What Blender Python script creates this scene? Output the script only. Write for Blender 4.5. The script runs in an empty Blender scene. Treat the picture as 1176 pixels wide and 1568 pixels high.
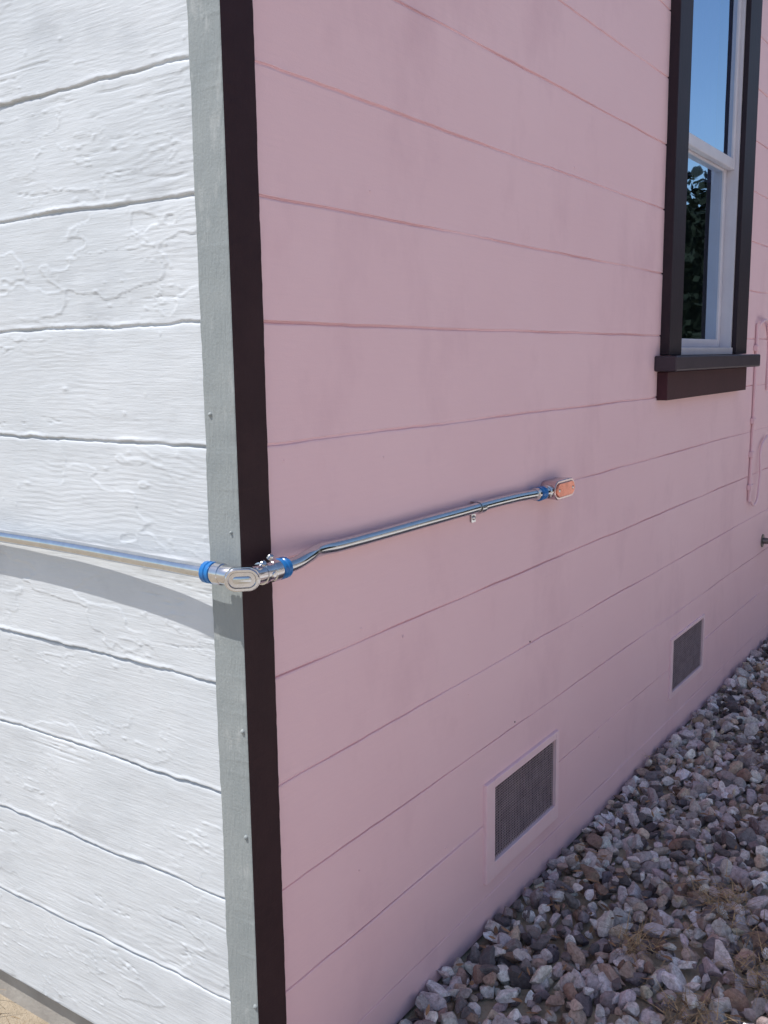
import bpy, bmesh, math, random
import numpy as np
from mathutils import Vector, Matrix
random.seed(7); rng=np.random.default_rng(7)
scene=bpy.context.scene
COL=scene.collection
S=0.19

# ------------------------------------------------------------------ helpers
def link(o,parent=None):
    COL.objects.link(o)
    if parent is not None: o.parent=parent
    return o
def empty(name):
    e=bpy.data.objects.new(name,None); e.empty_display_size=0.1; COL.objects.link(e); return e
def mesh_obj(name,verts,faces,mats=(),parent=None,smooth=False,midx=None):
    me=bpy.data.meshes.new(name)
    me.from_pydata([tuple(v) for v in verts],[],[tuple(f) for f in faces])
    for m in mats: me.materials.append(m)
    if midx is not None: me.polygons.foreach_set('material_index',np.array(midx,dtype=np.int32))
    if smooth: me.polygons.foreach_set('use_smooth',np.ones(len(me.polygons),dtype=bool))
    me.update()
    o=bpy.data.objects.new(name,me); return link(o,parent)
def fast_mesh(name,V,F,mats,parent=None,smooth=True):
    V=np.asarray(V,dtype=np.float32);F=np.asarray(F,dtype=np.int32)
    me=bpy.data.meshes.new(name); n=F.shape[1]
    me.vertices.add(len(V)); me.vertices.foreach_set('co',V.ravel())
    me.loops.add(F.size); me.loops.foreach_set('vertex_index',F.ravel())
    me.polygons.add(len(F)); me.polygons.foreach_set('loop_start',np.arange(0,F.size,n,dtype=np.int32))
    me.polygons.foreach_set('loop_total',np.full(len(F),n,dtype=np.int32))
    me.polygons.foreach_set('use_smooth',np.full(len(F),smooth,dtype=bool))
    for m in mats: me.materials.append(m)
    me.update(calc_edges=True); me.validate()
    o=bpy.data.objects.new(name,me); return link(o,parent)
def box(name,lo,hi,mat,parent=None,bevel=0.0,seg=2):
    x0,y0,z0=lo;x1,y1,z1=hi
    v=[(x0,y0,z0),(x1,y0,z0),(x1,y1,z0),(x0,y1,z0),(x0,y0,z1),(x1,y0,z1),(x1,y1,z1),(x0,y1,z1)]
    f=[(0,3,2,1),(4,5,6,7),(0,1,5,4),(1,2,6,5),(2,3,7,6),(3,0,4,7)]
    o=mesh_obj(name,v,f,[mat],parent)
    if bevel>0:
        b=o.modifiers.new('bevel','BEVEL'); b.width=bevel; b.segments=seg; b.limit_method='ANGLE'
    return o
def frame_from(d):
    d=Vector(d).normalized(); q=d.to_track_quat('Z','Y'); return q.to_matrix().to_4x4()
def lathe(name,p0,d,prof,mat,parent=None,n=32,smooth=True):
    M=Matrix.Translation(Vector(p0))@frame_from(d)
    V=[];F=[]
    for (h,r) in prof:
        for i in range(n):
            a=2*math.pi*i/n; V.append(M@Vector((r*math.cos(a),r*math.sin(a),h)))
    m=len(prof)
    for j in range(m-1):
        for i in range(n):
            F.append((j*n+i,j*n+(i+1)%n,(j+1)*n+(i+1)%n,(j+1)*n+i))
    F.append(tuple(range(n-1,-1,-1))); F.append(tuple((m-1)*n+i for i in range(n)))
    o=mesh_obj(name,V,F,[mat],parent,smooth)
    if smooth:
        e=o.modifiers.new('es','EDGE_SPLIT'); e.split_angle=math.radians(35)
    return o
def stadium(name,center,normal,up,length,width,prof,mat,parent=None,n=12):
    nrm=Vector(normal).normalized(); u=Vector(up).normalized(); l=u.cross(nrm).normalized(); u=nrm.cross(l)
    V=[];F=[];c=Vector(center)
    for (h,ins) in prof:
        r=width/2-ins; L=length/2-width/2
        ring=[]
        for i in range(n+1):
            a=-math.pi/2+math.pi*i/n; ring.append((L+r*math.cos(a),r*math.sin(a)))
        for i in range(n+1):
            a=math.pi/2+math.pi*i/n; ring.append((-L+r*math.cos(a),r*math.sin(a)))
        for (a,b) in ring: V.append(c+l*a+u*b+nrm*h)
    k=2*(n+1)
    for j in range(len(prof)-1):
        for i in range(k):
            F.append((j*k+i,j*k+(i+1)%k,(j+1)*k+(i+1)%k,(j+1)*k+i))
    F.append(tuple(range(k-1,-1,-1))); F.append(tuple((len(prof)-1)*k+i for i in range(k)))
    o=mesh_obj(name,V,F,[mat],parent,True)
    e=o.modifiers.new('es','EDGE_SPLIT'); e.split_angle=math.radians(35)
    return o
def tube(name,pts,r,mat,parent=None,res=6):
    cu=bpy.data.curves.new(name,'CURVE'); cu.dimensions='3D'; cu.bevel_depth=r; cu.bevel_resolution=res; cu.use_fill_caps=True
    cu.resolution_u=12
    sp=cu.splines.new('BEZIER'); sp.bezier_points.add(len(pts)-1)
    for bp,p in zip(sp.bezier_points,pts):
        bp.co=p; bp.handle_left_type='AUTO'; bp.handle_right_type='AUTO'
    cu.materials.append(mat)
    o=bpy.data.objects.new(name,cu); link(o,parent); return o

_T=rng.random((256,256))
def vnoise(x,y,seed=0):
    x=np.asarray(x,dtype=float)+seed*17.37; y=np.asarray(y,dtype=float)+seed*9.13
    xi=np.floor(x).astype(int); yi=np.floor(y).astype(int); fx=x-xi; fy=y-yi
    fx=fx*fx*fx*(fx*(fx*6-15)+10); fy=fy*fy*fy*(fy*(fy*6-15)+10)
    a=_T[xi%256,yi%256];b=_T[(xi+1)%256,yi%256];c=_T[xi%256,(yi+1)%256];d=_T[(xi+1)%256,(yi+1)%256]
    return (a*(1-fx)+b*fx)*(1-fy)+(c*(1-fx)+d*fx)*fy
def fbm(x,y,seed=0,o=4):
    s=0;a=0.5;t=0
    for i in range(o):
        s=s+a*vnoise(x*2**i,y*2**i,seed+i*3);t+=a;a*=0.5
    return s/t

# ------------------------------------------------------------------ materials
def newmat(name):
    m=bpy.data.materials.new(name); m.use_nodes=True; nt=m.node_tree
    return m,nt,nt.nodes['Principled BSDF']
def N(nt,t,**k):
    n=nt.nodes.new(t)
    for a,b in k.items(): setattr(n,a,b)
    return n
def coords(nt,scale=(1,1,1)):
    tc=N(nt,'ShaderNodeTexCoord'); mp=N(nt,'ShaderNodeMapping'); mp.inputs['Scale'].default_value=scale
    nt.links.new(tc.outputs['Object'],mp.inputs['Vector']); return mp.outputs['Vector']
def noise(nt,vec,scale,detail=4,rough=0.5,dist=0.0):
    n=N(nt,'ShaderNodeTexNoise'); n.inputs['Scale'].default_value=scale; n.inputs['Detail'].default_value=detail
    n.inputs['Roughness'].default_value=rough; n.inputs['Distortion'].default_value=dist
    nt.links.new(vec,n.inputs['Vector']); return n.outputs['Fac']
def ramp(nt,fac,stops):
    r=N(nt,'ShaderNodeValToRGB'); e=r.color_ramp.elements
    while len(e)<len(stops): e.new(0.5)
    for el,(p,c) in zip(e,stops):
        el.position=p; el.color=(c[0],c[1],c[2],1)
    nt.links.new(fac,r.inputs['Fac']); return r.outputs['Color']
def bump(nt,h,dist,strength=1.0,prev=None):
    b=N(nt,'ShaderNodeBump'); b.inputs['Distance'].default_value=dist; b.inputs['Strength'].default_value=strength
    nt.links.new(h,b.inputs['Height'])
    if prev is not None: nt.links.new(prev,b.inputs['Normal'])
    return b.outputs['Normal']
def paint(name,c0,c1,rough=0.5,sc=3,bumps=((120,(1,1,1),0.0004),),spec=0.4,dirt=None):
    m,nt,p=newmat(name)
    v=coords(nt)
    col=ramp(nt,noise(nt,v,sc,5,0.6),[(0.3,c0),(0.7,c1)])
    if dirt:
        dc,dsc,lo,hi,dscale=dirt
        f=noise(nt,coords(nt,dscale),dsc,5,0.65)
        r=ramp(nt,f,[(lo,(0,0,0)),(hi,(1,1,1))])
        mx=N(nt,'ShaderNodeMixRGB'); nt.links.new(r,mx.inputs['Fac']); nt.links.new(col,mx.inputs['Color1']); mx.inputs['Color2'].default_value=(*dc,1)
        col=mx.outputs['Color']
    nt.links.new(col,p.inputs['Base Color'])
    p.inputs['Roughness'].default_value=rough
    p.inputs['Specular IOR Level'].default_value=spec
    prev=None
    for s,sv,d in bumps:
        prev=bump(nt,noise(nt,coords(nt,sv),s,3,0.55),d,1.0,prev)
    if prev: nt.links.new(prev,p.inputs['Normal'])
    return m
def metal(name,c,rough,spots=0.15,metallic=1.0,b=0.00006):
    m,nt,p=newmat(name)
    v=coords(nt)
    f=noise(nt,v,60,5,0.6)
    col=ramp(nt,f,[(0.3,tuple(x*(1-spots) for x in c)),(0.7,c)])
    nt.links.new(col,p.inputs['Base Color']); p.inputs['Metallic'].default_value=metallic
    rr=ramp(nt,noise(nt,v,40,4,0.6),[(0.3,(rough*0.75,)*3),(0.7,(rough*1.3,)*3)])
    nt.links.new(rr,p.inputs['Roughness'])
    nt.links.new(bump(nt,noise(nt,v,220,3,0.5),b),p.inputs['Normal'])
    return m

M_white=paint('white_painted_siding',(0.53,0.562,0.60),(0.60,0.628,0.665),0.5,5,
   bumps=((13,(1,1.0,13),0.0006),(45,(1,0.6,6),0.0005),(300,(1,1,1),0.00022)),spec=0.35,
   dirt=((0.43,0.455,0.49),4,0.56,0.86,(1,1,2)))
M_pink=paint('pink_painted_siding',(0.835,0.568,0.61),(0.865,0.605,0.645),0.6,1.6,
   bumps=((9,(1,1,9),0.0006),(35,(1,1,1.5),0.0004),(330,(1,1,1),0.0002)),spec=0.2,
   dirt=((0.70,0.455,0.505),2.2,0.52,0.92,(1.4,1,0.8)))
M_pinktrim=paint('pink_vent_paint',(0.86,0.61,0.65),(0.88,0.65,0.69),0.5,20,bumps=((60,(1,1,1),0.0006),))
M_grey=paint('grey_corner_paint',(0.235,0.262,0.272),(0.28,0.305,0.312),0.55,12,
   bumps=((60,(3,3,0.5),0.0014),(220,(1,1,1),0.0006)),dirt=((0.38,0.40,0.405),30,0.58,0.76,(1,1,0.4)))
M_dark=paint('dark_brown_corner_paint',(0.024,0.009,0.013),(0.036,0.015,0.019),0.6,12,
   bumps=((60,(1,1,0.4),0.0008),(240,(1,1,1),0.0003)),spec=0.25)
M_dtrim=paint('dark_window_paint',(0.022,0.014,0.021),(0.03,0.019,0.027),0.5,9,
   bumps=((60,(1,1,0.4),0.0005),(240,(1,1,1),0.0002)),spec=0.25)
M_apron=paint('dark_apron_paint',(0.045,0.014,0.022),(0.06,0.02,0.028),0.5,9,
   bumps=((60,(0.4,1,1),0.0005),),spec=0.25)
M_sill=paint('dark_sill_paint',(0.04,0.030,0.042),(0.055,0.040,0.054),0.45,9,bumps=((60,(0.4,1,1),0.0005),),spec=0.3)
M_vinyl=paint('white_window_frame',(0.60,0.57,0.63),(0.66,0.63,0.69),0.35,9,bumps=((90,(1,1,1),0.0001),))
M_emt=metal('galvanized_conduit_metal',(0.62,0.645,0.68),0.15,0.14)
M_cast=metal('cast_zinc_metal',(0.62,0.62,0.65),0.15,0.12)
M_blue=paint('blue_gland_plastic',(0.012,0.13,0.40),(0.02,0.18,0.48),0.3,40,bumps=((90,(1,1,1),0.0001),))
M_rust=metal('copper_toned_cover',(0.74,0.27,0.19),0.22,0.3,0.8)
M_wire=paint('vent_wire_paint',(0.30,0.235,0.265),(0.44,0.35,0.38),0.5,30,bumps=())
M_iron=metal('old_faucet_metal',(0.30,0.28,0.27),0.5,0.3)
M_void=paint('dark_crawlspace',(0.012,0.010,0.012),(0.02,0.016,0.018),0.9,10,bumps=())
M_duct=paint('vent_shade_duct',(0.045,0.032,0.038),(0.06,0.045,0.05),0.9,10,bumps=())
M_conc=paint('foundation_concrete',(0.30,0.28,0.26),(0.40,0.38,0.35),0.85,9,bumps=((60,(1,1,1),0.002),))
M_bounce=paint('pale_bounce_surface',(0.56,0.53,0.49),(0.64,0.61,0.57),0.85,4,bumps=((80,(1,1,1),0.001),))  # pale surface of the added strip that bounces sunlight
M_roof=paint('roof_shingles',(0.06,0.055,0.05),(0.11,0.10,0.095),0.9,30,bumps=((80,(1,1,1),0.003),))
M_curtain=paint('curtain_fabric',(0.30,0.42,0.90),(0.42,0.52,0.95),0.8,5,bumps=())
M_nwall=paint('bounce_house_white',(0.76,0.72,0.69),(0.80,0.77,0.74),0.85,3,bumps=((50,(1,1,1),0.004),))  # kept near white to bounce sun onto the pink wall
M_leaf=paint('added_hedge_leaves',(0.008,0.011,0.008),(0.018,0.024,0.014),0.8,6,bumps=(),spec=0.1)  # near-black so the lower pane reflects dark
m,nt,p=newmat('dry_soil'); v=coords(nt)
c=ramp(nt,noise(nt,v,3,10,0.7),[(0.3,(0.30,0.24,0.17)),(0.55,(0.44,0.37,0.28)),(0.75,(0.54,0.47,0.37))])
nt.links.new(c,p.inputs['Base Color']); p.inputs['Roughness'].default_value=0.95
nt.links.new(bump(nt,noise(nt,v,40,8,0.7),0.012),p.inputs['Normal']); M_soil=m
m,nt,p=newmat('gravel_stone')
at=N(nt,'ShaderNodeAttribute'); at.attribute_name='stone_col'
v=coords(nt)
sp=ramp(nt,noise(nt,v,110,7,0.75),[(0.3,(0.52,0.46,0.43)),(0.5,(0.98,0.96,0.95)),(0.70,(1.38,1.35,1.34))])
mx=N(nt,'ShaderNodeMixRGB',blend_type='MULTIPLY'); mx.inputs['Fac'].default_value=1
nt.links.new(at.outputs['Color'],mx.inputs['Color1']); nt.links.new(sp,mx.inputs['Color2'])
nt.links.new(mx.outputs['Color'],p.inputs['Base Color']); p.inputs['Roughness'].default_value=0.7
nt.links.new(bump(nt,noise(nt,v,150,5,0.65),0.003),p.inputs['Normal']); M_stone=m
m,nt,p=newmat('dry_straw')
at=N(nt,'ShaderNodeAttribute'); at.attribute_name='blade_col'
nt.links.new(at.outputs['Color'],p.inputs['Base Color']); p.inputs['Roughness'].default_value=0.8; M_straw=m
m,nt,p=newmat('window_glass')
out=nt.nodes['Material Output']; nt.nodes.remove(p)
g=N(nt,'ShaderNodeBsdfGlossy'); g.inputs['Roughness'].default_value=0.015; g.inputs['Color'].default_value=(0.62,0.80,1.0,1)
t=N(nt,'ShaderNodeBsdfTransparent'); t.inputs['Color'].default_value=(0.75,0.78,0.8,1)
ms=N(nt,'ShaderNodeMixShader'); ms.inputs[0].default_value=0.78; nt.links.new(t.outputs[0],ms.inputs[1]); nt.links.new(g.outputs[0],ms.inputs[2])
nt.links.new(bump(nt,noise(nt,coords(nt),2.0,2,0.5),0.002),g.inputs['Normal'])
nt.links.new(ms.outputs[0],out.inputs['Surface']); M_glass=m

# ------------------------------------------------------------------ house
house=empty('house')
ZT=1.52
GZ=-1.81
def left_wall():
    ys=np.concatenate([np.arange(0.058,1.0,0.003),np.arange(1.0,1.5,0.01),np.arange(1.5,4.51,0.15)])
    offs=np.array([-0.010,-0.0070,-0.0052,-0.0042,-0.0037,-0.0010,-0.0004,0.0003,0.0012,0.003,0.0055,0.008])
    prof=np.array([0,-0.0002,-0.0009,-0.0022,-0.0048,-0.0052,-0.0048,0.0004,0.0010,0.0012,0.0006,0])
    rows=[]
    for k in range(-9,10):
        zj=-S*k
        if k<9:
            for o in offs: rows.append((zj+o,k))
        body=np.arange(zj+0.0105,zj+S-0.0102,0.0022 if k>=-2 else 0.02)
        for b in body: rows.append((b,k))
    rows.append((-1.718,9)) ; rows.append((-1.712,9))
    rows=[r for r in rows if -1.72<r[0]<ZT+0.02]
    rows.sort(); zv=np.array([r[0] for r in rows])
    Y,Z=np.meshgrid(ys,zv)
    kk=np.round(-Z/S); kk=np.where(kk>8,8,kk); o=Z+kk*S
    prof_h=np.interp(o,offs,prof)
    fall=np.exp(-(o/0.03)**2)
    wob=(vnoise(Y*7,kk*7.3,1)-0.5)*0.0042+(vnoise(Y*30,kk*5.1,2)-0.5)*0.0030+(vnoise(Y*110,kk*3.7,5)-0.5)*0.0015
    Z2=Z+wob*fall
    gm=0.35+0.9*vnoise(Y*16,kk*3.1,3)
    h=np.where(prof_h<0,prof_h*gm,prof_h*2.4*vnoise(Y*20,kk*2.2,8))
    bid=np.floor(-Z/S)
    sd=bid*11.7
    warp=0.060*fbm(Y*3.2+sd,Z*8+sd,11,3)+0.007*vnoise(Y*22,Z*40,14)
    rip=np.sin(2*np.pi*(Z+warp)/0.0095+3*vnoise(Y*3,Z*60,15))
    mask=np.clip(fbm(Y*3+sd,Z*7,21,2)*4.0-1.9,0,1)
    edge=np.clip((np.abs(o)-0.006)/0.01,0,1)
    h=h+0.00020*rip*mask*edge
    n=fbm(Y*5.5+sd*1.3,Z*13+sd,31,4)
    m2=np.clip(vnoise(Y*3.1+sd,Z*6.3,35)*3.4-1.25,0,1)
    h=h+0.0014*np.exp(-((n-0.52)/0.009)**2)*m2*edge+0.0008*np.clip((n-0.52)/0.015,0,1)*m2*edge
    n3=fbm(Y*6+sd*2,Z*34+sd,51,4)
    m3=np.clip(vnoise(Y*4.1+sd,Z*8.3,55)*3.2-1.5,0,1)
    h=h+0.0012*np.exp(-((n3-0.47)/0.009)**2)*m3*edge
    n4=fbm(Y*2.5+sd*3,Z*45+sd,81,3)
    m4=np.clip(vnoise(Y*5+sd,Z*20,85)*4-2.3,0,1)
    h=h-0.0016*np.exp(-((n4-0.5)/0.012)**2)*m4*edge
    h=h+0.0036*(fbm(Y*2.2+sd,Z*3,61,2)-0.5)+0.0020*(fbm(Y*9+sd,Z*20,71,3)-0.5)
    for i in range(190):
        cy=rng.uniform(0.06,1.0); cz=rng.uniform(-1.7,0.4); r=rng.uniform(0.0015,0.004)
        sy_=rng.choice([0.5,1,1,2.5])
        d2=(((Y-cy)/sy_)**2+(Z-cz)**2)/r**2
        h=h+rng.uniform(0.0006,0.0018)*np.exp(-d2)
    X=0.008-h
    ny=len(ys);nz=len(zv)
    V=np.stack([X,Y,Z2],-1).reshape(-1,3)
    i=np.arange(nz-1)[:,None]*ny+np.arange(ny-1)[None,:]
    F=np.stack([i,i+ny,i+ny+1,i+1],-1).reshape(-1,4)
    return fast_mesh('white_siding_wall',V,F,[M_white],house,True)
left_wall()
box('white_siding_bottom_edge',(0.0085,0.066,-1.722),(0.03,4.5,-1.7195),M_white,house)
box('foundation_side',(0.03,0.03,-1.9),(0.2,4.5,-1.70),M_conc,house)

holes=[(0.835,1.18,-1.632,-1.443),(2.16,2.52,-1.615,-1.428),(2.05,2.72,-0.445,1.28)]
def right_wall():
    xs=set(np.round(np.arange(0.062,3.6,0.02),4))|set(np.round(np.arange(3.6,9.01,0.3),4))
    for hx in holes: xs|={hx[0],hx[1]}
    xs=np.array(sorted(xs))
    offs=np.array([-0.0072,-0.0048,-0.0036,-0.0007,0.0,0.0008,0.003])
    prof=np.array([0,-0.0010,-0.0046,-0.0046,-0.0004,0.0003,0])
    zs=[]
    for k in range(-9,10):
        for o in offs: zs.append(round(-S*k+o,5))
        for b in np.arange(0.02,S-0.015,0.028): zs.append(round(-S*k+b,5))
    for hx in holes: zs+= [hx[2],hx[3]]
    zs+=[-1.80]
    zs=np.array(sorted(set(z for z in zs if -1.801<z<ZT+0.02)))
    X,Z=np.meshgrid(xs,zs)
    kk=np.round(-Z/S); kk=np.where(kk>9,9,kk); o=Z+kk*S
    h=np.interp(o,offs,prof,left=0,right=0)
    h=np.where(h<0,h*(0.30+1.1*vnoise(X*5,kk*3.3,4)),h)
    bid=np.floor(-Z/S)
    fall=np.exp(-(o/0.03)**2)
    wob=(vnoise(X*6,kk*7.3,6)-0.5)*0.003+(vnoise(X*30,kk*2.3,7)-0.5)*0.0014
    nearhole=np.zeros_like(X,dtype=bool)
    for (a,b,c,d) in holes: nearhole|=(X>a-0.03)&(X<b+0.03)&(Z>c-0.03)&(Z<d+0.03)
    wob=np.where(nearhole,0,wob)
    h=h+0.0022*(vnoise(X*2.2+bid*3.3,Z*4,9)-0.5)*np.where(nearhole,0.3,1)+0.0010*(vnoise(bid*1.7,bid*2.9,12)-0.5)
    Y=0.008-h
    ny=len(xs);nz=len(zs)
    V=np.stack([X,Y,Z+wob*fall],-1).reshape(-1,3)
    ii,jj=np.meshgrid(np.arange(nz-1),np.arange(ny-1),indexing='ij')
    cx=(xs[jj]+xs[jj+1])/2; cz=(zs[ii]+zs[ii+1])/2
    ok=np.ones_like(cx,dtype=bool)
    for (a,b,c,d) in holes: ok&=~((cx>a)&(cx<b)&(cz>c)&(cz<d))
    i=(ii*ny+jj)[ok]
    F=np.stack([i,i+1,i+ny+1,i+ny],-1)
    return fast_mesh('pink_siding_wall',V,F,[M_pink],house,False)
right_wall()
def bead(name,c,nrm,r,h,mat,parent):
    return lathe(name,c,nrm,[(0,r),(h*0.4,r*0.92),(h*0.8,r*0.6),(h,r*0.15)],mat,parent,12)
for i,(x,z,dk) in enumerate([(0.115,-0.60,0),(1.03,-1.138,1),(0.46,-0.98,0),(1.36,-1.18,0),(1.5,-1.55,0),(0.62,-1.5,0),(0.37,-0.15,0),(1.25,0.02,0),(0.72,-1.18,0),(0.32,-0.93,0),(0.95,-1.32,1),(0.30,-1.40,0),(1.7,-0.9,0),(0.55,-0.66,0),(0.85,-0.63,0),(0.4,-0.62,0)]):
    bead('pink_nail_%d'%(i+1),(x,0.0085,z),(0,-1,0),random.uniform(0.002,0.0035),0.0024,M_dark if dk else M_pink,house)

def corner():
    zs=np.arange(-1.79,ZT,0.006); n=len(zs)
    sec=[(0.014,0.066),(0.0012,0.066),(0.0,0.0645),(0.0,0.0022),(0.0006,0.0006),(0.0022,0.0),(0.0695,0.0),(0.071,0.0012),(0.071,0.014)]
    V=[]
    for z in zs:
        w=(vnoise(z*6,1.3,3)-0.5)*0.0030+(vnoise(z*70,2.3,3)-0.5)*0.0022
        w2=(vnoise(z*6,5.3,3)-0.5)*0.0014+(vnoise(z*80,7.3,3)-0.5)*0.0012
        w3=(vnoise(z*50,9.3,3)-0.5)*0.0022
        for i,(x,y) in enumerate(sec):
            if i in(1,2): y=y+w
            if i in(3,4,5): x=x+abs(w3)*0.6; y=y+abs(w3)*0.6
            if i in(6,7): x=x+w2
            V.append((float(x),float(y),float(z)))
    m=len(sec);F=[];mi=[]
    for j in range(n-1):
        for i in range(m-1):
            F.append((j*m+i,j*m+i+1,(j+1)*m+i+1,(j+1)*m+i)); mi.append(0 if i<4 else 1)
    mesh_obj('corner_trim',V,F,[M_grey,M_dark],house,False,mi)
corner()
for i,(y,z,r) in enumerate([(0.052,-0.52,0.0038),(0.018,-0.70,0.0028),(0.010,-1.02,0.0042),(0.012,-1.20,0.0040),(0.006,-1.50,0.0042)]):
    bead('trim_nail_%d'%(i+1),(0.0005,y,z),(-1,0,0),r,0.004,M_grey,house)

box('far_side_wall',(8.98,0.03,-1.8),(9.0,4.5,ZT),M_pink,house)
box('back_wall',(0.03,4.48,-1.8),(8.97,4.5,ZT),M_white,house)
box('interior_floor',(0.05,0.3,-0.98),(8.9,4.4,-0.95),M_void,house)
def roof():
    y0,y1=-0.10,4.8;x0,x1=-0.10,9.2;zr=3.0;ze=ZT;ym=2.25;t=0.10
    V=[(x0,y0,ze),(x1,y0,ze),(x1,ym,zr),(x0,ym,zr),(x0,y1,ze),(x1,y1,ze)]
    V+= [(a,b,c+t) for a,b,c in V]
    F=[(0,3,2,1),(3,4,5,2),(6,7,8,9),(9,8,11,10),(0,1,7,6),(5,4,10,11),(0,6,9,3),(3,9,10,4),(1,2,8,7),(2,5,11,8)]
    mesh_obj('roof',V,F,[M_roof],house)
    mesh_obj('gable_wall',[(0.01,0.0,ZT),(0.01,4.5,ZT),(0.01,2.25,2.9)],[(0,2,1)],[M_white],house)
roof()

win=empty('double_hung_window'); win.parent=house
def casing():
    xl0,xl1,xr0,xr1=1.935,2.055,2.715,2.87
    box('casing_left',(xl0,-0.022,-0.442),(xl1,0.012,1.42),M_dtrim,win,0.002)
    box('casing_right',(xr0,-0.022,-0.442),(xr1,0.012,1.42),M_dtrim,win,0.002)
    box('casing_top',(xl1+0.001,-0.022,1.28),(xr0-0.001,0.012,1.42),M_dtrim,win,0.002)
    box('window_sill',(1.885,-0.062,-0.492),(2.93,0.010,-0.444),M_sill,win,0.006,3)
    box('window_apron',(1.915,-0.026,-0.582),(2.87,0.010,-0.494),M_apron,win,0.002)
    box('jamb_left',(2.0555,0.0125,-0.444),(2.066,0.11,1.28),M_vinyl,win)
    box('jamb_right',(2.705,-0.004,-0.444),(2.7145,0.11,1.28),M_vinyl,win)
    box('inner_sill',(2.067,-0.012,-0.443),(2.704,0.11,-0.418),M_vinyl,win,0.002)
    box('head_jamb',(2.067,0.012,1.262),(2.704,0.11,1.279),M_vinyl,win)
    def sash(nm,x0,x1,z0,z1,y,dp,w,wr):
        e=empty(nm); e.parent=win
        box('stile_left',(x0,y,z0),(x0+w,y+dp,z1),M_vinyl,e,0.003)
        box('stile_right',(x1-w,y,z0),(x1,y+dp,z1),M_vinyl,e,0.003)
        box('rail_bottom',(x0+w+.0005,y+0.001,z0),(x1-w-.0005,y+dp-0.001,z0+wr),M_vinyl,e,0.003)
        box('rail_top',(x0+w+.0005,y+0.001,z1-wr),(x1-w-.0005,y+dp-0.001,z1),M_vinyl,e,0.003)
        mesh_obj('glass',[(x0+w,y+dp/3,z0+wr),(x1-w,y+dp/3,z0+wr),(x1-w,y+dp/3,z1-wr),(x0+w,y+dp/3,z1-wr)],[(0,1,2,3)],[M_glass],e)
    sash('upper_sash',2.067,2.704,0.225,1.261,0.008,0.026,0.026,0.038)
    sash('lower_sash',2.067,2.704,-0.417,0.25,0.036,0.026,0.030,0.030)
    V=[(1.9,0.115,-0.9),(2.9,0.115,-0.9),(2.9,1.6,-0.9),(1.9,1.6,-0.9),(1.9,0.115,1.5),(2.9,0.115,1.5),(2.9,1.6,1.5),(1.9,1.6,1.5)]
    mesh_obj('room_interior',V,[(0,1,2,3),(7,6,5,4),(1,5,6,2),(0,3,7,4),(3,2,6,7)],[M_void],win)
    xs=np.linspace(2.07,2.70,200); V=[];F=[]
    for x in xs:
        y=0.085+0.012*math.sin(x*75+2*math.sin(x*13))
        V+=[(x,y,0.18),(x,y,1.25)]
    for i in range(len(xs)-1): F.append((2*i,2*i+2,2*i+3,2*i+1))
    mesh_obj('curtain',V,F,[M_curtain],win,True)
casing()

# ------------------------------------------------------------------ vents
def vent(x0,x1,z0,z1,fl,fr_,ft,fb,proud):
    e=empty('foundation_vent')
    y0=0.008-proud
    box('frame_left',(x0-fl,y0,z0-fb),(x0,0.014,z1+ft),M_pinktrim,e,0.0015)
    box('frame_right',(x1,y0,z0-fb),(x1+fr_,0.014,z1+ft),M_pinktrim,e,0.0015)
    box('frame_top',(x0+.0005,y0+.0005,z1),(x1-.0005,0.014,z1+ft),M_pinktrim,e,0.0015)
    box('frame_bottom',(x0+.0005,y0+.0005,z0-fb),(x1-.0005,0.014,z0),M_pinktrim,e,0.0015)
    V=[];F=[]
    def wire(a,b):
        n=len(V);(ax,ay,az),(bx,by,bz)=a,b
        V.extend([(ax,ay,az),(bx,ay,az),(bx,by,az),(ax,by,az),(ax,ay,bz),(bx,ay,bz),(bx,by,bz),(ax,by,bz)])
        for f in [(0,3,2,1),(4,5,6,7),(0,1,5,4),(1,2,6,5),(2,3,7,6),(3,0,4,7)]: F.append(tuple(q+n for q in f))
    w=0.0008; st=0.0085
    x=x0+st/2
    while x<x1:
        j=random.uniform(-.0008,.0008); wire((x-w+j,0.008,z0),(x+w+j,0.0092,z1)); x+=st
    z=z0+0.0035
    while z<z1:
        j=random.uniform(-.0006,.0006); wire((x0,0.0094,z-w*1.2+j),(x1,0.0106,z+w*1.2+j)); z+=0.0068
    mesh_obj('wire_screen',V,F,[M_wire],e)
    V=[(x0,0.0135,z0),(x1,0.0135,z0),(x1,0.10,z0),(x0,0.10,z0),(x0,0.0135,z1),(x1,0.0135,z1),(x1,0.10,z1),(x0,0.10,z1)]
    mesh_obj('vent_duct',V,[(0,1,2,3),(7,6,5,4),(1,5,6,2),(0,3,7,4),(3,2,6,7)],[M_duct],e)
vent(0.835,1.18,-1.632,-1.443,0.042,0.018,0.020,0.04,0.009)
vent(2.16,2.52,-1.615,-1.428,0.022,0.014,0.012,0.02,0.007)

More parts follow.
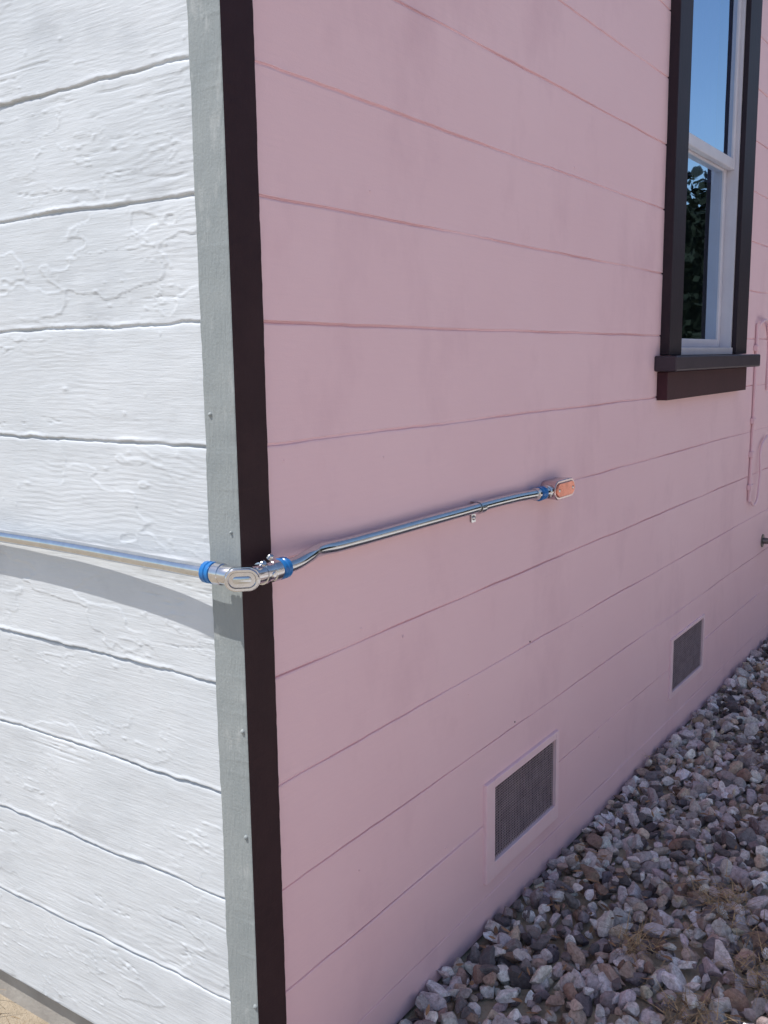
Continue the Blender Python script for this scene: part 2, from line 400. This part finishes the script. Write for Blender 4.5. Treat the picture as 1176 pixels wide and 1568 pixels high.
# ------------------------------------------------------------------ conduit
con=empty('electrical_conduit')
zc=-0.757
tube('conduit_left_run',[(-0.014,4.3,zc),(-0.014,2.0,zc),(-0.015,1.0,zc-0.002),(-0.018,0.42,zc),(-0.028,0.16,zc-0.001),(-0.036,0.065,zc),(-0.036,0.03,zc)],0.0112,M_emt,con,8)
tube('conduit_right_run',[(0.045,-0.036,zc-0.003),(0.085,-0.036,zc-0.002),(0.125,-0.030,zc+0.002),(0.17,-0.0165,zc+0.003),(0.23,-0.012,zc),(0.6,-0.012,zc-0.001),(0.9,-0.012,zc-0.003),(1.02,-0.0155,zc-0.007)],0.0112,M_emt,con,8)
cx=-0.036
pts=[(cx,0.014,zc),(cx,-0.010,zc),(cx+0.010,-0.029,zc),(cx+0.028,-0.036,zc-0.001),(0.04,-0.036,zc-0.003)]
tube('pulling_elbow_body',pts,0.0150,M_cast,con,8)
def gland(nm,p,d):
    lathe('%s_hub'%nm,p,d,[(-0.012,0.0150),(-0.010,0.0168),(0.0,0.0172),(0.003,0.0172),(0.004,0.0155),(0.006,0.0155)],M_cast,con)
    P=Vector(p)+Vector(d).normalized()*0.0065
    lathe('%s_blue_nut'%nm,P,d,[(0,0.0150),(0.0012,0.0172),(0.006,0.0172),(0.0075,0.0158),(0.009,0.0158),(0.0105,0.0172),(0.018,0.0170),(0.0195,0.0150),(0.0205,0.0116)],M_blue,con,14)
gland('left_gland',(cx,0.014,zc),(0,1,0))
gland('right_gland',(0.036,-0.036,zc-0.003),(1,0,0))
dn=Vector((-1,-0.93,0)).normalized()
cc=Vector((cx+0.003,-0.032,zc-0.001))
stadium('elbow_cover_base',cc,dn,(0,0,1),0.054,0.036,[(-0.004,0.002),(0.009,0.0015),(0.012,0.0),(0.0145,0.0),(0.0150,0.0022)],M_cast,con)
stadium('elbow_cover_dark_gap',cc+dn*0.0145,dn,(0,0,1),0.048,0.030,[(0,0),(0.0018,0.0)],M_void,con)  # near-black slab standing in for the shaded gap under the plate
stadium('elbow_cover_plate',cc+dn*0.0164,dn,(0,0,1),0.052,0.035,[(0,0.0012),(0.0012,0),(0.0030,0.0004),(0.0042,0.0018),(0.0042,0.0050),(0.0015,0.0064)],M_cast,con)
stadium('elbow_cover_badge',cc+dn*0.0176,dn,(0,0,1),0.028,0.011,[(0,0),(0.0022,0.0004),(0.0028,0.0014)],M_emt,con)
for i,(x,z,dd) in enumerate([(-0.001,0.010,(-0.25,-1,0.5)),(0.018,-0.004,(-0.1,-1,0)),(0.016,0.012,(0,-0.8,0.9))]):
    p=Vector((x,-0.036,zc+z))+Vector(dd).normalized()*0.0115
    lathe('elbow_screw_%d'%(i+1),p,dd,[(0,0.0052),(0.005,0.0050),(0.0068,0.0036),(0.0072,0.001)],M_cast,con,16)
lathe('elbow_ring',(0.003,-0.036,zc-0.002),(1,0,0),[(0,0.015),(0.001,0.0175),(0.006,0.0175),(0.007,0.015)],M_cast,con)
sx=0.735
def strap(x0,x1,yc,z,nm):
    V=[];F=[];n=14;r=0.0128
    prof=[(0.0075,z+0.0128)]
    for i in range(n+1):
        a=math.pi/2+math.pi*i/n; prof.append((yc+r*math.cos(a),z+r*math.sin(a)))
    prof+= [(0.004,z-0.0138),(0.004,z-0.034)]
    for (y,zz) in prof: V+=[(x0,y,zz),(x1,y,zz)]
    for i in range(len(prof)-1): F.append((2*i,2*i+1,2*i+3,2*i+2))
    o=mesh_obj(nm,V,F,[M_emt],con)
    s=o.modifiers.new('s','SOLIDIFY'); s.thickness=0.0016; s.offset=0
    bead(nm+'_screw',((x0+x1)/2,0.0032,z-0.024),(0,-1,0),0.0055,0.0045,M_cast,con)
strap(sx-0.009,sx+0.009,-0.012,zc-0.002,'conduit_strap')
ez=zc-0.008; ey=-0.0175
lathe('end_compression_ring',(1.0,ey+0.002,ez+0.001),(1,0,0),[(0,0.0118),(0.001,0.0150),(0.01,0.0150),(0.012,0.0135)],M_cast,con)
lathe('end_blue_nut',(1.013,ey+0.0015,ez),(1,0,0),[(0,0.0135),(0.0015,0.0172),(0.010,0.0172),(0.012,0.0155),(0.015,0.0155),(0.017,0.0168),(0.026,0.0168),(0.028,0.0140)],M_blue,con,14)
lathe('end_hub',(1.041,ey,ez),(1,0,0),[(0,0.0145),(0.014,0.0145),(0.016,0.0172),(0.028,0.0172),(0.032,0.0150),(0.04,0.0150)],M_cast,con)
M_lb=metal('cast_body_metal',(0.60,0.50,0.52),0.2,0.12,1.0)
stadium('end_body',(1.132,0.0075,ez),(0,-1,0),(0,0,1),0.120,0.048,[(0,0.002),(0.030,0.0005),(0.036,0.0),(0.040,0.0),(0.0415,0.0015)],M_lb,con)
stadium('end_cover',(1.132,0.0075-0.0412,ez),(0,-1,0),(0,0,1),0.106,0.036,[(0,0),(0.0025,0.0006),(0.0035,0.002)],M_rust,con)
for i,x in enumerate((1.092,1.172)):
    lathe('end_screw_%d'%(i+1),(x,-0.0365,ez),(0,-1,0),[(0,0.0045),(0.0015,0.0040),(0.002,0.001)],M_cast,con,12)

pp=empty('utility_pipe')
tube('pipe_riser',[(3.12,0.000,-0.32),(3.12,0.000,-0.7),(3.115,0.000,-1.06)],0.007,M_pink,pp)
tube('pipe_return',[(3.12,0.000,-0.34),(3.14,-0.012,-0.315),(3.22,-0.012,-0.31),(3.3,0.000,-0.33),(3.34,0.000,-0.6)],0.006,M_pink,pp)
tube('pipe_loop',[(3.115,0.000,-1.04),(3.16,-0.010,-1.08),(3.24,-0.010,-0.98),(3.26,-0.004,-0.85),(3.36,-0.004,-0.8)],0.005,M_pink,pp)
for i,z in enumerate((-0.42,-0.72,-0.86,-1.0)):
    box('pipe_strap_%d'%(i+1),(3.10,-0.010,z-0.012),(3.14,0.008,z+0.012),M_pink,pp,0.003)
fa=empty('hose_faucet')
lathe('faucet_flange',(3.42,0.008,-1.28),(0,-1,0),[(0,0.03),(0.004,0.03),(0.006,0.014),(0.06,0.013),(0.062,0.018),(0.09,0.018)],M_iron,fa)
lathe('faucet_spout',(3.42,-0.07,-1.275),(0,-0.5,-1),[(0,0.013),(0.05,0.012),(0.051,0.016),(0.075,0.016)],M_iron,fa)
lathe('faucet_handle',(3.42,-0.07,-1.26),(0,-0.3,1),[(0,0.006),(0.04,0.006),(0.041,0.028),(0.05,0.028)],M_iron,fa,10)

# ------------------------------------------------------------------ ground + gravel
mesh_obj('ground',[(-150,-150,GZ),(150,-150,GZ),(150,150,GZ),(-150,150,GZ)],[(0,1,2,3)],[M_soil])
box('added_bounce_strip',(-3.0,-4.2,GZ-0.1),(12.0,-1.40,GZ+0.035),M_bounce,None,0.01)  # unseen reflector strip, added to brighten the shaded pink wall
def rock_shape(sub,seed):
    bm=bmesh.new(); bmesh.ops.create_icosphere(bm,subdivisions=sub,radius=1)
    r=np.random.default_rng(seed)
    V=np.array([v.co[:] for v in bm.verts]); F=np.array([[v.index for v in f.verts] for f in bm.faces]); bm.free()
    for i in range(16):
        n=r.normal(size=3);n/=np.linalg.norm(n); d=r.uniform(0.42,0.80)
        e=V@n-d; V=V-np.clip(e,0,None)[:,None]*n*0.98
    V=V*np.array([r.uniform(1.05,1.6),r.uniform(0.85,1.15),r.uniform(0.65,1.0)])
    V+=r.normal(size=V.shape)*0.012
    return V,F
hi=[rock_shape(3,i) for i in range(18)]; lo=[rock_shape(2,50+i) for i in range(18)]
pal=np.array([(0.64,0.58,0.57),(0.50,0.44,0.44),(0.34,0.285,0.285),(0.20,0.17,0.175),(0.76,0.71,0.69),(0.42,0.31,0.26),(0.12,0.10,0.105),(0.30,0.20,0.155),(0.56,0.46,0.37),(0.84,0.80,0.78)])
pw=np.array([.17,.16,.13,.12,.13,.08,.08,.05,.07,.04]);pw/=pw.sum()
VV=[];FF=[];CC=[];off=0
def add_rock(x,y,z,r,hires):
    global off
    V,F=(hi if hires else lo)[rng.integers(18)]
    a,b,c=rng.uniform(0,6.28),rng.normal()*0.6,rng.normal()*0.6
    R=np.array(Matrix.Rotation(a,3,'Z')@Matrix.Rotation(b,3,'X')@Matrix.Rotation(c,3,'Y'))
    P=(V*r)@R.T+np.array([x,y,z]); VV.append(P);FF.append(F+off);off+=len(P)
    c_=pal[rng.choice(len(pal),p=pw)]*rng.uniform(0.8,1.2)
    CC.append(np.tile(np.append(np.clip(c_*rng.uniform(0.95,1.05,3),0,0.85),1),(len(P),1)))
st=0.033
for layer in range(2):
    for x in np.arange(-0.25,5.0,st):
        for y in np.arange(-1.36,0.0,st):
            if layer==1 and rng.random()<0.30: continue
            px=x+rng.uniform(-.5,.5)*st; py=y+rng.uniform(-.5,.5)*st
            r=float(np.clip(rng.lognormal(math.log(0.0170),0.34),0.008,0.032))
            if py+r*0.8>0.004: py=0.002-r
            mound=0.010*float(vnoise(px*4,py*4,3))
            z=GZ+0.001+ (0.004 if layer==0 else 0.021+rng.uniform(-.007,.009))+mound
            add_rock(px,py,z,r,layer==1 and px<1.8 and py>-0.75)
VV=np.concatenate(VV);FF=np.concatenate(FF);CC=np.concatenate(CC)
g=fast_mesh('gravel_bed',VV,FF,[M_stone],None,False)
ca=g.data.color_attributes.new('stone_col','FLOAT_COLOR','POINT'); ca.data.foreach_set('color',CC.astype(np.float32).ravel())

# ------------------------------------------------------------------ dry grass and leaf litter
GV=[];GF=[];GC=[]
def blade(p,L,w,lean,az,col,flat,leaf=False):
    n0=len(GV); k=5
    d=np.array([math.cos(az),math.sin(az),0]); s_=np.array([-math.sin(az),math.cos(az),0])
    pos=np.array(p,dtype=float); ang=lean
    for i in range(k+1):
        t=i/k; ww=w*(math.sin(math.pi*(0.08+0.88*t)) if leaf else (1-0.8*t))
        GV.append(pos-s_*ww);GV.append(pos+s_*ww);GC.append(col);GC.append(col)
        pos=pos+(d*math.sin(ang)+np.array([0,0,1])*math.cos(ang))*L/k; ang+=flat
    for i in range(k): GF.append((n0+2*i,n0+2*i+1,n0+2*i+3,n0+2*i+2))
def clump(x,y,n,R,z=-1.764,L=(0.03,0.085),flat=True):
    for i in range(n):
        a=rng.uniform(0,6.28);q=R*math.sqrt(rng.random())
        c=np.array([0.42,0.285,0.15])*rng.uniform(0.4,1.4)
        blade((x+q*math.cos(a),y+q*math.sin(a),z+rng.uniform(-0.012,0.012)),rng.uniform(*L),rng.uniform(0.0005,0.0013),rng.uniform(0.9,1.6) if flat else rng.uniform(0.2,1.1),rng.uniform(0,6.28),(*c,1),rng.uniform(-0.05,0.25) if flat else rng.uniform(0.05,0.3))
for (x,y,n,R) in [(1.18,-0.445,130,0.055),(1.22,-0.40,50,0.09),(0.91,-0.33,90,0.055),(0.95,-0.38,30,0.10),(0.74,-0.50,100,0.06),(0.95,-0.60,130,0.07),(1.1,-0.55,50,0.10),(1.05,-0.75,80,0.12),(1.9,-0.04,30,0.04),(2.1,-0.35,40,0.1),(3.1,-0.15,40,0.08)]:
    clump(x,y,n,R)
for i in range(230):   # small brown leaves / bark chips
    c=np.array([0.30,0.17,0.09])*rng.uniform(0.4,1.3)
    blade((rng.uniform(0.2,3.2),-0.02-abs(rng.normal())*0.40,-1.765+rng.uniform(-0.006,0.008)),rng.uniform(0.012,0.034),rng.uniform(0.002,0.006),rng.uniform(1.25,1.7),rng.uniform(0,6.28),(*c,1),rng.uniform(-0.15,0.15),True)
for i in range(60):
    clump(rng.uniform(-0.35,0.03),rng.uniform(0.05,2.2),26,0.07,GZ,(0.03,0.08),False)
go=fast_mesh('dry_grass',np.array(GV),np.array(GF),[M_straw],None,False)
ca=go.data.color_attributes.new('blade_col','FLOAT_COLOR','POINT'); ca.data.foreach_set('color',np.array(GC,dtype=np.float32).ravel())

# ------------------------------------------------------------------ unseen, added for bounce light and window reflection: house + hedge
nh=empty('added_bounce_house')  # unseen building added so its sunlit wall bounces light onto the pink siding
box('walls',(-4,-12.5,-1.8),(10.0,-6.5,1.2),M_nwall,nh)
V=[(-4.4,-12.9,1.2),(10.4,-12.9,1.2),(10.4,-6.2,1.2),(-4.4,-6.2,1.2),(-4.4,-9.5,2.8),(10.4,-9.5,2.8)]
mesh_obj('roof',V,[(0,1,5,4),(2,3,4,5),(0,4,3),(1,2,5),(0,3,2,1)],[M_roof],nh)
for i,x in enumerate((-1.5,3.0,7.0)):
    box('window_frame_%d'%(i+1),(x,-6.499,-0.7),(x+1.2,-6.46,0.6),M_vinyl,nh)
    box('window_pane_%d'%(i+1),(x+.07,-6.47,-0.63),(x+1.13,-6.455,0.53),M_void,nh)
def added_hedge():
    n=24000
    P=rng.random((n,3))*np.array([4.0,9.0,4.3])+np.array([13.0,-9.5,-1.8])
    top=1.95+0.5*vnoise(P[:,1]*0.9,P[:,0]*0.9,41)
    P=P[P[:,2]<top]
    n=len(P)
    a=rng.normal(size=(n,3)); a/=np.linalg.norm(a,axis=1)[:,None]
    b=rng.normal(size=(n,3)); b-= (b*a).sum(1)[:,None]*a; b/=np.linalg.norm(b,axis=1)[:,None]
    s_=rng.uniform(0.05,0.13,(n,1))
    V=np.stack([P-a*s_,P-b*s_*0.6,P+a*s_,P+b*s_*0.6],1).reshape(-1,3)
    F=np.arange(4*n).reshape(-1,4)
    h=empty('added_hedge')  # unseen foliage added to give the lower window pane a dark reflection
    fast_mesh('leaves',V,F,[M_leaf],h,False)
    box('dark_core',(13.8,-9.0,-1.8),(16.5,-1.0,1.7),M_leaf,h,0.3)  # solid dark block behind the leaves, for the reflection
added_hedge()

# ------------------------------------------------------------------ light
w=bpy.data.worlds.new("World"); scene.world=w; w.use_nodes=True
nt=w.node_tree; bg=nt.nodes['Background']
sdir=Vector((-0.36,0.275,0.85)).normalized()
elev=math.asin(sdir.z)
sky=nt.nodes.new('ShaderNodeTexSky'); sky.sky_type='NISHITA'; sky.sun_disc=False
sky.sun_elevation=elev; sky.sun_rotation=math.atan2(sdir.x,sdir.y)
nt.links.new(sky.outputs[0],bg.inputs[0]); bg.inputs[1].default_value=0.15
sl=bpy.data.lights.new('sun','SUN'); sl.energy=5.0; sl.angle=math.radians(0.5); sl.color=(1.0,0.96,0.90)
so=bpy.data.objects.new('sun',sl); COL.objects.link(so); so.rotation_euler=sdir.to_track_quat('Z','Y').to_euler(); so.location=(-3,3,6)

# ------------------------------------------------------------------ camera
P=[-1.05593,-0.99445,-0.43816,0.60309,0.16008,-0.01363,1463.15]
th,pi_,ro=P[3:6]
F_=np.array([math.cos(th)*math.cos(pi_),math.sin(th)*math.cos(pi_),-math.sin(pi_)])
Rt=np.array([math.sin(th),-math.cos(th),0.]); U=np.cross(Rt,F_)
c,s=math.cos(ro),math.sin(ro); R2=c*Rt+s*U; U2=-s*Rt+c*U
cam=bpy.data.cameras.new('camera'); co=bpy.data.objects.new('camera',cam); COL.objects.link(co)
M=Matrix(((R2[0],U2[0],-F_[0],P[0]),(R2[1],U2[1],-F_[1],P[1]),(R2[2],U2[2],-F_[2],P[2]),(0,0,0,1)))
co.matrix_world=M
cam.sensor_fit='VERTICAL'; cam.sensor_height=36; cam.sensor_width=27; cam.lens=36*P[6]/1568
cam.clip_start=0.02; cam.clip_end=500
scene.camera=co
scene.view_settings.view_transform='Standard'; scene.view_settings.look='None'; scene.view_settings.exposure=0
